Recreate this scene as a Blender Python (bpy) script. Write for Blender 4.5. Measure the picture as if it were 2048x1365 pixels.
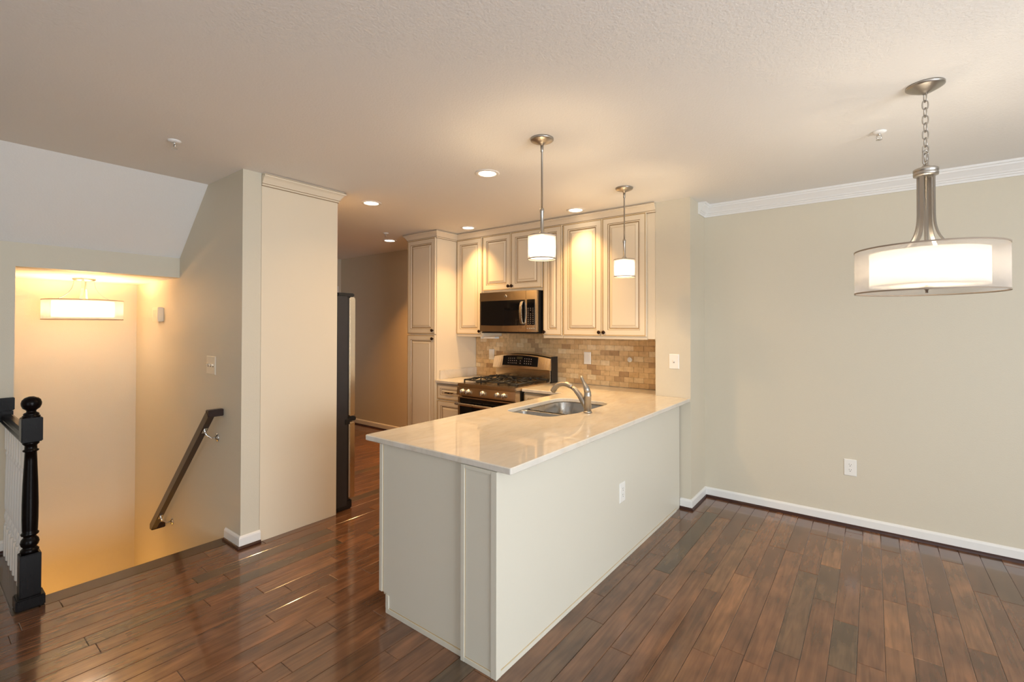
import bpy, bmesh, math, random
from mathutils import Vector, Matrix
from mathutils.geometry import tessellate_polygon
PI = math.pi
for o in list(bpy.data.objects): bpy.data.objects.remove(o)
S = bpy.context.scene
COL = S.collection

# ------------------------------------------------------------------ camera, world, daylight, exposure
CAMZ = 1.5081
cd = bpy.data.cameras.new('camera'); cam = bpy.data.objects.new('camera', cd); COL.objects.link(cam)
cam.location = (0, 0, CAMZ)
cam.rotation_euler = (PI/2 + 0.0107, -0.0011, 0.643)
cd.sensor_width = 36; cd.lens = 933.7138 / 2048 * 36
cd.shift_x = -21.7428 / 2048; cd.shift_y = -38.7579 / 2048
cd.clip_start = .05
S.camera = cam
S.view_settings.view_transform = 'Standard'; S.view_settings.look = 'None'
S.view_settings.gamma = 1; S.view_settings.use_curve_mapping = False
S.view_settings.exposure = 0.36
w = bpy.data.worlds.new('world'); S.world = w; w.use_nodes = True
w.node_tree.nodes['Background'].inputs[0].default_value = (.75, .87, 1, 1)
w.node_tree.nodes['Background'].inputs[1].default_value = 1.0

def area(name, loc, rot, sx, sy, power, color, spread=PI, shape='RECTANGLE'):
    l = bpy.data.lights.new(name, 'AREA'); l.shape = shape; l.size = sx
    if shape == 'RECTANGLE': l.size_y = sy
    l.energy = power; l.color = color; l.spread = spread
    o = bpy.data.objects.new(name, l); o.location = loc; o.rotation_euler = rot; COL.objects.link(o)
    return o
DAY = (.89, .95, 1.0)
C = 2.587            # ceiling height
XR, YB, XL = 3.2, -3.6, -4.63
# daylight in the opening of the back wall's glass door and of the right wall's window
area('daylight_back', (1.2, YB-.02, 1.15), (PI/2, 0, 0), 3.4, 2.1, 34, DAY)
area('daylight_right', (XR+.02, .6, 1.35), (PI/2, 0, PI/2), 2.2, 1.5, 142, DAY)
WARM = (1.0, .59, .23)
WARM2 = (1.0, .84, .64)

# ------------------------------------------------------------------ materials
def lin(c):
    c /= 255
    return c/12.92 if c <= .04045 else ((c+.055)/1.055)**2.4
def rgb(r, g, b): return (lin(r), lin(g), lin(b), 1)
def newmat(name):
    m = bpy.data.materials.new(name); m.use_nodes = True
    return m, m.node_tree.nodes, m.node_tree.links, m.node_tree.nodes['Principled BSDF']
def mat(name, col, rough=.5, metal=0, bump=0, bscale=200, var=0, vscale=3, coat=0, emit=None, es=0, spec=None, aniso=None):
    m, N, L, B = newmat(name)
    B.inputs['Base Color'].default_value = col; B.inputs['Roughness'].default_value = rough; B.inputs['Metallic'].default_value = metal
    if coat: B.inputs['Coat Weight'].default_value = coat; B.inputs['Coat Roughness'].default_value = .1
    if spec is not None: B.inputs['Specular IOR Level'].default_value = spec
    if emit: B.inputs['Emission Color'].default_value = emit; B.inputs['Emission Strength'].default_value = es
    tc = N.new('ShaderNodeTexCoord')
    if var:
        n = N.new('ShaderNodeTexNoise'); n.inputs['Scale'].default_value = vscale; n.inputs['Detail'].default_value = 4
        mp = N.new('ShaderNodeMapping')
        if aniso: mp.inputs['Scale'].default_value = aniso
        L.new(tc.outputs['Object'], mp.inputs['Vector']); L.new(mp.outputs[0], n.inputs['Vector'])
        mx = N.new('ShaderNodeMix'); mx.data_type = 'RGBA'
        mx.inputs[6].default_value = [c*(1-var) for c in col[:3]]+[1]; mx.inputs[7].default_value = [min(1, c*(1+var)) for c in col[:3]]+[1]
        L.new(n.outputs['Fac'], mx.inputs[0]); L.new(mx.outputs[2], B.inputs['Base Color'])
        if metal > .5:
            mr = N.new('ShaderNodeMapRange'); mr.inputs[3].default_value = rough*.75; mr.inputs[4].default_value = rough*1.3
            L.new(n.outputs['Fac'], mr.inputs[0]); L.new(mr.outputs[0], B.inputs['Roughness'])
    if bump:
        n = N.new('ShaderNodeTexNoise'); n.inputs['Scale'].default_value = bscale; n.inputs['Detail'].default_value = 3
        L.new(tc.outputs['Object'], n.inputs['Vector'])
        b = N.new('ShaderNodeBump'); b.inputs['Strength'].default_value = bump; b.inputs['Distance'].default_value = .003
        L.new(n.outputs['Fac'], b.inputs['Height']); L.new(b.outputs[0], B.inputs['Normal'])
    return m

M = {}
M['wall'] = mat('wall_paint', rgb(214, 206, 187), .55, bump=.25, bscale=160)
M['ceiling'] = mat('ceiling_paint', rgb(240, 239, 236), .8, bump=.6, bscale=110)
M['white'] = mat('white_trim_paint', rgb(236, 235, 232), .35, bump=.02)
M['dark_trim'] = mat('dark_stained_trim', rgb(52, 20, 12), .3, var=.3, vscale=8, aniso=(1, 1, 6))
M['cream'] = mat('cream_cabinet_paint', rgb(230, 217, 194), .38, var=.02, vscale=2)
M['glaze'] = mat('brown_glaze', rgb(150, 122, 84), .5, var=.1)
M['glazeL'] = mat('light_glaze', rgb(192, 166, 122), .5, var=.1)
M['panelw'] = mat('pale_cabinet_panel', rgb(220, 215, 200), .4, var=.015, vscale=2)
M['bronze'] = mat('dark_bronze', rgb(50, 34, 26), .35, .8, var=.3, vscale=40)
M['steel'] = mat('brushed_steel', (.78, .68, .55, 1), .21, 1, var=.06, vscale=6, aniso=(1, 1, 60))  # neutral steel; warm kitchen reflections are tinted into its base colour
M['sinksteel'] = mat('satin_sink_steel', (.46, .45, .43, 1), .26, 1, var=.08, vscale=6)
M['steelh'] = mat('brushed_steel_light', (.70, .65, .57, 1), .28, 1, var=.06, vscale=30)
M['nickel'] = mat('brushed_nickel', (.46, .43, .39, 1), .36, 1, var=.08, vscale=30, aniso=(1, 1, .1))
M['chrome'] = mat('satin_chrome', (.75, .74, .72, 1), .2, 1, var=.05, vscale=40)
M['blackgl'] = mat('black_glass', (.006, .006, .007, 1), .06, var=.1)
M['black'] = mat('black_enamel', (.012, .012, .013, 1), .35, var=.2, vscale=20)
M['iron'] = mat('cast_iron', (.006, .006, .006, 1), .4, bump=.3, bscale=300)
M['espresso'] = mat('espresso_wood', rgb(14, 9, 8), .26, var=.35, vscale=5, aniso=(8, 8, 1), spec=.12)
M['rail'] = mat('dark_walnut_rail', rgb(42, 20, 12), .28, var=.35, vscale=6, aniso=(2, 8, 8), coat=.1)
M['fridgeside'] = mat('dark_grey_fridge_side', rgb(52, 50, 52), .35, bump=.3, bscale=250, var=.15, vscale=10)
M['plastic'] = mat('white_plastic', rgb(240, 238, 232), .35, var=.01)
M['slot'] = mat('outlet_slot', rgb(60, 56, 52), .6, var=.05)
M['ivory'] = mat('ivory_plastic', rgb(232, 222, 200), .4, var=.02)
M['button'] = mat('button_print', rgb(150, 140, 135), .5, var=.05)
M['display'] = mat('dim_display', rgb(60, 56, 40), .2, var=.05)
M['taupe'] = mat('taupe_shade_band', rgb(150, 135, 120), .6, var=.05)

def marble():
    m, N, L, B = newmat('veined_quartzite')
    tc = N.new('ShaderNodeTexCoord')
    n1 = N.new('ShaderNodeTexNoise'); n1.inputs['Scale'].default_value = 2.2; n1.inputs['Detail'].default_value = 3.5; n1.inputs['Distortion'].default_value = .8
    mp = N.new('ShaderNodeMapping'); mp.inputs['Scale'].default_value = (2.2, .8, 1); mp.inputs['Rotation'].default_value = (0, 0, .5)
    L.new(tc.outputs['Object'], mp.inputs['Vector']); L.new(mp.outputs[0], n1.inputs['Vector'])
    r1 = N.new('ShaderNodeValToRGB'); e = r1.color_ramp.elements
    e[0].position = .3; e[0].color = rgb(220, 213, 200); e[1].position = .62; e[1].color = rgb(225, 219, 208)
    k = r1.color_ramp.elements.new(.475); k.color = rgb(221, 214, 201)
    k = r1.color_ramp.elements.new(.497); k.color = rgb(219, 209, 193)
    k = r1.color_ramp.elements.new(.515); k.color = rgb(222, 215, 203)
    L.new(n1.outputs['Fac'], r1.inputs[0])
    n2 = N.new('ShaderNodeTexNoise'); n2.inputs['Scale'].default_value = 14; n2.inputs['Detail'].default_value = 5; n2.inputs['Distortion'].default_value = .6
    L.new(mp.outputs[0], n2.inputs['Vector'])
    r2 = N.new('ShaderNodeValToRGB'); e = r2.color_ramp.elements
    e[0].position = .3; e[0].color = (.93, .93, .935, 1); e[1].position = .6; e[1].color = (1, 1, 1, 1)
    L.new(n2.outputs['Fac'], r2.inputs[0])
    mx = N.new('ShaderNodeMix'); mx.data_type = 'RGBA'; mx.blend_type = 'MULTIPLY'; mx.inputs[0].default_value = 1
    L.new(r1.outputs[0], mx.inputs[6]); L.new(r2.outputs[0], mx.inputs[7]); L.new(mx.outputs[2], B.inputs['Base Color'])
    B.inputs['Roughness'].default_value = .03; B.inputs['Specular IOR Level'].default_value = .6
    return m
M['marble'] = marble()

def attr_wood():
    m, N, L, B = newmat('hand_scraped_plank_floor')
    a = N.new('ShaderNodeAttribute'); a.attribute_name = 'rnd'
    tc = N.new('ShaderNodeTexCoord')
    off = N.new('ShaderNodeVectorMath'); off.operation = 'MULTIPLY_ADD'
    off.inputs[1].default_value = (37, 91, 13); L.new(a.outputs['Vector'], off.inputs[0]); L.new(tc.outputs['Object'], off.inputs[2])
    mp = N.new('ShaderNodeMapping'); mp.inputs['Scale'].default_value = (22, 1.6, 1); L.new(off.outputs[0], mp.inputs['Vector'])
    grain = N.new('ShaderNodeTexNoise'); grain.inputs['Scale'].default_value = 2.2; grain.inputs['Detail'].default_value = 7; grain.inputs['Distortion'].default_value = .5
    L.new(mp.outputs[0], grain.inputs['Vector'])
    mp2 = N.new('ShaderNodeMapping'); mp2.inputs['Scale'].default_value = (7, 3.4, 1); L.new(off.outputs[0], mp2.inputs['Vector'])
    blot = N.new('ShaderNodeTexNoise'); blot.inputs['Scale'].default_value = 1.3; blot.inputs['Detail'].default_value = 2; blot.inputs['Distortion'].default_value = .15
    L.new(mp2.outputs[0], blot.inputs['Vector'])
    sep = N.new('ShaderNodeSeparateXYZ'); L.new(a.outputs['Vector'], sep.inputs[0])
    tone = N.new('ShaderNodeValToRGB'); e = tone.color_ramp.elements
    e[0].position = 0; e[0].color = rgb(90, 72, 54); e[1].position = 1; e[1].color = rgb(136, 96, 64)
    for p, c in ((.06, (98, 76, 56)), (.14, (106, 72, 50)), (.5, (115, 78, 53)), (.9, (124, 84, 57))):
        k = tone.color_ramp.elements.new(p); k.color = rgb(*c)
    L.new(sep.outputs[0], tone.inputs[0])
    br = N.new('ShaderNodeValToRGB'); e = br.color_ramp.elements
    e[0].position = .28; e[0].color = (.66, .66, .67, 1); e[1].position = .75; e[1].color = (1.38, 1.36, 1.28, 1)
    k = br.color_ramp.elements.new(.5); k.color = (1, 1, 1, 1)
    L.new(blot.outputs['Fac'], br.inputs[0])
    m1 = N.new('ShaderNodeMix'); m1.data_type = 'RGBA'; m1.blend_type = 'MULTIPLY'; m1.inputs[0].default_value = 1
    L.new(tone.outputs[0], m1.inputs[6]); L.new(br.outputs[0], m1.inputs[7])
    gr = N.new('ShaderNodeValToRGB'); e = gr.color_ramp.elements
    e[0].position = .35; e[0].color = (.70, .69, .68, 1); e[1].position = .62; e[1].color = (1.06, 1.06, 1.06, 1)
    L.new(grain.outputs['Fac'], gr.inputs[0])
    m2 = N.new('ShaderNodeMix'); m2.data_type = 'RGBA'; m2.blend_type = 'MULTIPLY'; m2.inputs[0].default_value = 1
    L.new(m1.outputs[2], m2.inputs[6]); L.new(gr.outputs[0], m2.inputs[7])
    L.new(m2.outputs[2], B.inputs['Base Color'])
    rr = N.new('ShaderNodeMapRange'); rr.inputs[3].default_value = .13; rr.inputs[4].default_value = .24
    L.new(blot.outputs['Fac'], rr.inputs[0]); L.new(rr.outputs[0], B.inputs['Roughness'])
    mp3 = N.new('ShaderNodeMapping'); mp3.inputs['Scale'].default_value = (5, 2.2, 1); L.new(off.outputs[0], mp3.inputs['Vector'])
    sc = N.new('ShaderNodeTexNoise'); sc.inputs['Scale'].default_value = 3; sc.inputs['Detail'].default_value = 2
    L.new(mp3.outputs[0], sc.inputs['Vector'])
    b1 = N.new('ShaderNodeBump'); b1.inputs['Strength'].default_value = .3; b1.inputs['Distance'].default_value = .0012
    L.new(sc.outputs['Fac'], b1.inputs['Height'])
    b2 = N.new('ShaderNodeBump'); b2.inputs['Strength'].default_value = .08; b2.inputs['Distance'].default_value = .0006
    L.new(grain.outputs['Fac'], b2.inputs['Height']); L.new(b1.outputs[0], b2.inputs['Normal'])
    L.new(b2.outputs[0], B.inputs['Normal'])
    B.inputs['Coat Weight'].default_value = .55; B.inputs['Coat Roughness'].default_value = .07; B.inputs['Coat IOR'].default_value = 1.55
    return m
M['floor'] = attr_wood()
M['gap'] = mat('plank_gap', rgb(40, 22, 14), .5, var=.2)

def tile_mat():
    m, N, L, B = newmat('tumbled_travertine_tile')
    a = N.new('ShaderNodeAttribute'); a.attribute_name = 'rnd'
    sep = N.new('ShaderNodeSeparateXYZ'); L.new(a.outputs['Vector'], sep.inputs[0])
    tone = N.new('ShaderNodeValToRGB'); e = tone.color_ramp.elements
    e[0].position = 0; e[0].color = rgb(170, 140, 106); e[1].position = 1; e[1].color = rgb(226, 208, 176)
    for p, c in ((.06, (180, 150, 114)), (.11, (204, 174, 132)), (.5, (210, 182, 140)), (.88, (216, 190, 150)), (.95, (224, 204, 168))):
        k = tone.color_ramp.elements.new(p); k.color = rgb(*c)
    L.new(sep.outputs[0], tone.inputs[0])
    tc = N.new('ShaderNodeTexCoord'); n = N.new('ShaderNodeTexNoise'); n.inputs['Scale'].default_value = 28; n.inputs['Detail'].default_value = 5
    L.new(tc.outputs['Object'], n.inputs['Vector'])
    r = N.new('ShaderNodeValToRGB'); e = r.color_ramp.elements
    e[0].position = .3; e[0].color = (.86, .84, .80, 1); e[1].position = .62; e[1].color = (1.05, 1.04, 1.02, 1)
    L.new(n.outputs['Fac'], r.inputs[0])
    mx = N.new('ShaderNodeMix'); mx.data_type = 'RGBA'; mx.blend_type = 'MULTIPLY'; mx.inputs[0].default_value = 1
    L.new(tone.outputs[0], mx.inputs[6]); L.new(r.outputs[0], mx.inputs[7]); L.new(mx.outputs[2], B.inputs['Base Color'])
    B.inputs['Roughness'].default_value = .45
    b = N.new('ShaderNodeBump'); b.inputs['Strength'].default_value = .3; b.inputs['Distance'].default_value = .002
    L.new(n.outputs['Fac'], b.inputs['Height']); L.new(b.outputs[0], B.inputs['Normal'])
    return m
M['tile'] = tile_mat()
M['grout'] = mat('grout', rgb(194, 166, 130), .8, bump=.3)

def shade_mat(name, transp, emit, es, col=(.92, .90, .87, 1)):
    m, N, L, B = newmat(name); N.remove(B)
    out = [n for n in N if n.type == 'OUTPUT_MATERIAL'][0]
    d = N.new('ShaderNodeBsdfDiffuse'); t = N.new('ShaderNodeBsdfTranslucent'); d.inputs[0].default_value = t.inputs[0].default_value = col
    a = N.new('ShaderNodeMixShader'); a.inputs[0].default_value = .75; L.new(d.outputs[0], a.inputs[1]); L.new(t.outputs[0], a.inputs[2])
    last = a
    if transp:
        tr = N.new('ShaderNodeBsdfTransparent')
        wv = N.new('ShaderNodeTexNoise'); wv.inputs['Scale'].default_value = 400
        mr = N.new('ShaderNodeMapRange'); mr.inputs[3].default_value = transp-.06; mr.inputs[4].default_value = transp+.06
        L.new(wv.outputs['Fac'], mr.inputs[0])
        b = N.new('ShaderNodeMixShader'); L.new(mr.outputs[0], b.inputs[0]); L.new(a.outputs[0], b.inputs[1]); L.new(tr.outputs[0], b.inputs[2]); last = b
    if es:
        em = N.new('ShaderNodeEmission'); em.inputs[0].default_value = emit; em.inputs[1].default_value = es
        ad = N.new('ShaderNodeAddShader'); L.new(last.outputs[0], ad.inputs[0]); L.new(em.outputs[0], ad.inputs[1]); last = ad
    L.new(last.outputs[0], out.inputs[0])
    return m
M['organza'] = shade_mat('sheer_organza', .62, None, 0, (.72, .70, .69, 1))
M['inner'] = shade_mat('lit_inner_shade', 0, (1, .9, .76, 1), .35, (.80, .77, .72, 1))
M['inner_hot'] = shade_mat('bright_lit_glass_shade', 0, (1, .92, .80, 1), 1.1, (.86, .83, .78, 1))
M['lens'] = mat('lit_downlight_lens', (1, .95, .85, 1), .5, emit=(1, .82, .6, 1), es=9)

# ------------------------------------------------------------------ mesh helper
class MB:
    def __init__(s): s.v = []; s.f = []; s.m = []; s.sm = []; s.attr = []
    def add(s, verts, faces, mi=0, smooth=False, a=(0, 0, 0)):
        o = len(s.v); s.v += [tuple(v) for v in verts]
        for k, f in enumerate(faces):
            s.f.append([i+o for i in f]); s.m.append(mi[k] if isinstance(mi, (list, tuple)) else mi); s.sm.append(smooth); s.attr.append(a)
        return s
    def box(s, x0, x1, y0, y1, z0, z1, mi=0, bev=0, a=(0, 0, 0)):
        if x0 > x1: x0, x1 = x1, x0
        if y0 > y1: y0, y1 = y1, y0
        if z0 > z1: z0, z1 = z1, z0
        if not bev:
            v = [(x, y, z) for z in (z0, z1) for x, y in ((x0, y0), (x1, y0), (x1, y1), (x0, y1))]
            return s.add(v, [(3, 2, 1, 0), (4, 5, 6, 7), (0, 1, 5, 4), (1, 2, 6, 5), (2, 3, 7, 6), (3, 0, 4, 7)], mi, a=a)
        bm = bmesh.new(); bmesh.ops.create_cube(bm, size=1)
        for v in bm.verts:
            v.co = Vector(((x0+x1)/2+v.co.x*(x1-x0), (y0+y1)/2+v.co.y*(y1-y0), (z0+z1)/2+v.co.z*(z1-z0)))
        bmesh.ops.bevel(bm, geom=bm.edges[:], offset=min(bev, (x1-x0)*.45, (y1-y0)*.45, (z1-z0)*.45), segments=2, affect='EDGES')
        bm.verts.index_update()
        s.add([v.co[:] for v in bm.verts], [[v.index for v in f.verts] for f in bm.faces], mi, a=a); bm.free(); return s
    def rings(s, rs, mi=0, smooth=False, cap0=True, cap1=True, closed=True):
        n = len(rs[0]); v = [p for r in rs for p in r]; F = []; mm = []
        for i in range(len(rs)-1):
            for j in range(n if closed else n-1):
                k = (j+1) % n
                F.append((i*n+j, i*n+k, (i+1)*n+k, (i+1)*n+j)); mm.append(mi[i] if isinstance(mi, (list, tuple)) else mi)
        s.add(v, F, mm, smooth)
        o = len(s.v)-len(v)
        if cap0: s.f.append([o+i for i in range(n)][::-1]); s.m.append(mm[0]); s.sm.append(False); s.attr.append((0, 0, 0))
        if cap1: s.f.append([o+(len(rs)-1)*n+i for i in range(n)]); s.m.append(mm[-1]); s.sm.append(False); s.attr.append((0, 0, 0))
        return s
    def lathe(s, c, prof, n=32, mi=0, axis='z', cap0=True, cap1=True, smooth=True):
        rs = []
        for r, h in prof:
            ring = []
            for i in range(n):
                t = 2*PI*i/n; a, b = r*math.cos(t), r*math.sin(t)
                p = {'z': (a, b, h), 'x': (h, a, b), 'y': (b, h, a)}[axis]
                ring.append((c[0]+p[0], c[1]+p[1], c[2]+p[2]))
            rs.append(ring)
        return s.rings(rs, mi, smooth, cap0, cap1)
    def tube(s, pts, r, n=12, mi=0, sx=1, caps=True):
        pts = [Vector(p) for p in pts]; rs = []
        R = r if isinstance(r, (list, tuple)) else [r]*len(pts)
        up = Vector((0, 0, 1)); prev = None
        for i, p in enumerate(pts):
            d = (pts[min(i+1, len(pts)-1)]-pts[max(i-1, 0)]).normalized()
            if prev is None: a = d.cross(up if abs(d.z) < .95 else Vector((1, 0, 0))).normalized()
            else: a = (prev-d*prev.dot(d)).normalized()
            prev = a; b = d.cross(a)
            rs.append([tuple(p+a*math.cos(2*PI*k/n)*R[i]*sx+b*math.sin(2*PI*k/n)*R[i]) for k in range(n)])
        return s.rings(rs, mi, True, caps, caps)
    def strip(s, pts, half, thick, mi=0):       # flat bar along pts: half width vector and thickness vector
        hv, tv = Vector(half), Vector(thick); rs = []
        for p in pts:
            p = Vector(p); rs.append([tuple(p-hv-tv), tuple(p+hv-tv), tuple(p+hv+tv), tuple(p-hv+tv)])
        return s.rings(rs, mi)
    def sweep(s, path, prof, side=1, mi=0, closed=False, caps=True):   # prof (out, z) swept along xy path, mitred
        P = [Vector(p) for p in path]; n = len(P); rs = []
        for i, p in enumerate(P):
            def nrm(a, b): d = (b-a).normalized(); return Vector((d.y, -d.x))*side
            if closed or 0 < i < n-1:
                n1 = nrm(P[i-1], p); n2 = nrm(p, P[(i+1) % n]); m = (n1+n2); m = m/m.dot(n1) if m.length > 1e-6 else n1
            else: m = nrm(P[0], P[1]) if i == 0 else nrm(P[-2], P[-1])
            rs.append([(p.x+m.x*o, p.y+m.y*o, z) for o, z in prof])
        if closed: rs.append(rs[0])
        return s.rings(rs, mi, False, caps and not closed, caps and not closed)
    def build(s, name, mats, parent=None, loc=(0, 0, 0), label=None, attr=False):
        me = bpy.data.meshes.new(name)
        me.from_pydata([(v[0]-loc[0], v[1]-loc[1], v[2]-loc[2]) for v in s.v], [], s.f)
        for m in (mats if isinstance(mats, (list, tuple)) else [mats]): me.materials.append(M[m])
        me.polygons.foreach_set('material_index', s.m); me.polygons.foreach_set('use_smooth', s.sm)
        if attr:
            at = me.attributes.new('rnd', 'FLOAT_VECTOR', 'FACE'); at.data.foreach_set('vector', [c for a in s.attr for c in a])
        bm = bmesh.new(); bm.from_mesh(me); bmesh.ops.recalc_face_normals(bm, faces=bm.faces[:]); bm.to_mesh(me); bm.free()
        me.update()
        o = bpy.data.objects.new(name, me); COL.objects.link(o)
        if parent is not None: o.parent = parent
        else: o.location = loc
        if label: o['label'] = label
        return o

class Thing:
    def __init__(s, name, loc, label, cat, group=None):
        s.loc = loc; e = bpy.data.objects.new(name, None); e.empty_display_size = .1; e.location = loc; COL.objects.link(e); s.o = e
        e['label'] = label; e['category'] = cat
        if group: e['group'] = group
    def part(s, name, mb, mats, parent=None, label=None, attr=False):
        return mb.build(name, mats, parent or s.o, s.loc, label, attr)
def struct(name, mb, mats, parent=None, attr=False):
    o = mb.build(name, mats, parent, (0, 0, 0), attr=attr)
    o['kind'] = 'structure'
    return o
def single(name, mb, mats, loc, label, cat, group=None):
    o = mb.build(name, mats, None, loc); o['label'] = label; o['category'] = cat
    if group: o['group'] = group
    return o
def copy_tree(root, loc, label=None, group=None):
    c = root.copy(); COL.objects.link(c); c.location = loc
    if label: c['label'] = label
    if group: c['group'] = group
    for ch in list(root.children):
        d = ch.copy(); COL.objects.link(d); d.parent = c
        for g in list(ch.children):
            h = g.copy(); COL.objects.link(h); h.parent = d
    return c

# ------------------------------------------------------------------ room shell
DY = 4.326; KY = 4.25; HY = 1.398; FY = 1.519; HX = -3.44; CX0, CX1, CY = -1.504, -1.206, 3.92
LZ0, LZ1 = 1.913, 2.076; BX = -5.80; ND = .465; SX = -3.70; HALLX = -6.84
random.seed(5)
W = .1035
fm = MB(); gm = MB()
def planks(x0, x1, y0, y1):
    n = round((x1-x0)/W); 
    xs = [x0+(x1-x0)*i/n for i in range(n+1)]
    for i in range(n):
        y = y0 - random.random()*.9
        while y < y1:
            L = random.choice((.42, .62, .78, .95, 1.15, 1.3))*random.uniform(.85, 1.15)
            a, b = max(y, y0), min(y+L, y1); y += L
            if b-a < .02: continue
            g = .0006; e = .0022; d = .0014
            r = (random.random(), random.random(), random.random())
            X0, X1, Y0, Y1 = xs[i]+g, xs[i+1]-g, a+g, b-g
            t = random.uniform(-.0004, .0004)
            v = [(X0, Y0, -d-.01), (X1, Y0, -d-.01), (X1, Y1, -d-.01), (X0, Y1, -d-.01),
                 (X0, Y0, -d), (X1, Y0, -d), (X1, Y1, -d), (X0, Y1, -d),
                 (X0+e, Y0+e, t), (X1-e, Y0+e, t), (X1-e, Y1-e, t), (X0+e, Y1-e, t)]
            fm.add(v, [(0, 1, 5, 4), (1, 2, 6, 5), (2, 3, 7, 6), (3, 0, 4, 7), (4, 5, 9, 8), (5, 6, 10, 9), (6, 7, 11, 10), (7, 4, 8, 11), (8, 9, 10, 11)], 0, a=r)
    fm.box(x0, x1, y0, y1, -.2, -.009, 1)
G0 = -3.70+.115
planks(G0, G0+W*int((XR-G0)/W+1), YB, DY)
planks(XL-.02, G0, YB, .365)
planks(HALLX, G0, FY, DY)
fm.box(SX-.02, G0, ND, HY, -.2, 0, 2, .004)            # nosing board along the stair edge
fm.box(XL, G0, .365, ND, -.2, 0, 2, .004)              # border board under the balustrade
fm.box(G0-.0, HX, HY, FY, -.2, -.004, 1)
M['nosing'] = mat('stained_nosing_board', rgb(84, 64, 46), .16, var=.25, vscale=5, aniso=(10, 1, 1), coat=.2)
struct('floor', fm, ['floor', 'gap', 'nosing'], attr=True)

b = MB()
b.box(-4.04, XR+.1, YB, HY, C, C+.15); b.box(HX, XR+.1, HY, FY, C, C+.15); b.box(HALLX-.1, XR+.1, FY, KY+.2, C, C+.15)
b.box(-4.04, HX, HY, FY, C, C+.15)
struct('ceiling', b, 'ceiling')
b = MB()      # sloped soffit over the stair opening
v = [(-4.04, YB, C), (-4.04, HY, C), (XL, HY, LZ1), (XL, YB, LZ1), (-4.04, YB, C+.15), (-4.04, HY, C+.15), (XL, HY, LZ1+.15), (XL, YB, LZ1+.15)]
b.add(v, [(0, 1, 2, 3), (7, 6, 5, 4), (0, 4, 5, 1), (1, 5, 6, 2), (2, 6, 7, 3), (3, 7, 4, 0)])
struct('ceiling_slope', b, 'ceiling')
b = MB(); b.box(BX-.1, XL-.10, ND-.1, HY, LZ0, LZ0+.1); struct('ceiling_stairwell', b, 'ceiling')
b = MB(); b.box(XL-.10, XL, ND, HY, LZ0, LZ1+.12); b.box(XL-.10, XL, YB, ND, -.2, LZ1+.12); struct('wall_left', b, 'wall')
b = MB(); b.box(BX-.1, BX, .2, HY+.05, -2.6, LZ0+.05); struct('wall_stairwell', b, 'wall')
b = MB(); b.box(BX, SX-.02, ND-.12, ND-.1+.0, -2.6, -.2); b.box(BX, XL-.1, ND-.1, ND, -2.6, LZ0); b.box(XL-.1, SX-.02, ND-.1, ND, -2.6, -.2)
struct('wall_stair_near', b, 'wall')
b = MB(); b.box(HALLX-.1, HX, HY, FY, -2.6, C); struct('wall_handrail', b, 'wall')
b = MB(); b.box(SX-.02, SX+.1, ND, HY, -2.6, -.2); struct('wall_stair_end', b, 'wall')
b = MB(); b.box(HALLX-.1, CX0, KY, KY+.2, -.2, C); struct('wall_kitchen', b, 'wall')
b = MB(); b.box(CX0, CX1, CY, DY+.12, -.2, C); struct('wall_stub', b, 'wall')
b = MB(); b.box(CX1, XR+.1, DY, DY+.12, -.2, C); struct('wall_dining', b, 'wall')
b = MB(); b.box(HALLX-.1, HALLX, FY, KY, -.2, C); struct('wall_hall', b, 'wall')
b = MB()   # right wall with a window opening
b.box(XR, XR+.12, YB, -.5, -.2, C); b.box(XR, XR+.12, 1.7, DY, -.2, C); b.box(XR, XR+.12, -.5, 1.7, -.2, .6); b.box(XR, XR+.12, -.5, 1.7, 2.1, C)
struct('wall_right', b, 'wall')
b = MB()
b.box(XL, -.5, YB-.12, YB, -.2, C); b.box(2.9, XR, YB-.12, YB, -.2, C); b.box(-.5, 2.9, YB-.12, YB, 2.2, C); b.box(-.5, 2.9, YB-.12, YB, -.2, .05)
struct('wall_back', b, 'wall')
b = MB()
for y in (-.5, .58, 1.65): b.box(XR-.01, XR+.02, y, y+.05, .6, 2.1)
for z in (.6, 2.05): b.box(XR-.01, XR+.02, -.5, 1.7, z, z+.05)
struct('window_1', b, 'white')
b = MB()
for x in (-.5, 1.17, 2.84): b.box(x, x+.06, YB-.015, YB+.03, .05, 2.2)
for z in (.05, 2.13): b.box(-.5, 2.9, YB-.015, YB+.03, z, z+.07)
struct('door_1', b, 'white')
# hall door casing on the hall wall
b = MB(); b.box(HALLX, HALLX+.02, 3.3, 4.20, 2.07, 2.15); b.box(HALLX, HALLX+.02, 4.12, 4.20, 0, 2.07); b.box(HALLX, HALLX+.02, 3.3, 3.38, 0, 2.07); b.box(HALLX, HALLX+.012, 3.38, 4.12, .01, 2.07)
struct('door_2', b, 'white')
# steps going down
b = MB()
for i in range(8):
    x1 = SX-.02-.225*i; z = -.197*(i+1)
    b.box(BX if i == 7 else x1-.25, x1, ND, HY, z-.03, z, 0); b.box(x1-.02, x1, ND, HY, z, z+.165, 1)
b.box(BX, SX-.02, ND, HY, -2.6, -1.75, 0)
struct('stairs', b, ['nosing', 'white'])

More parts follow.
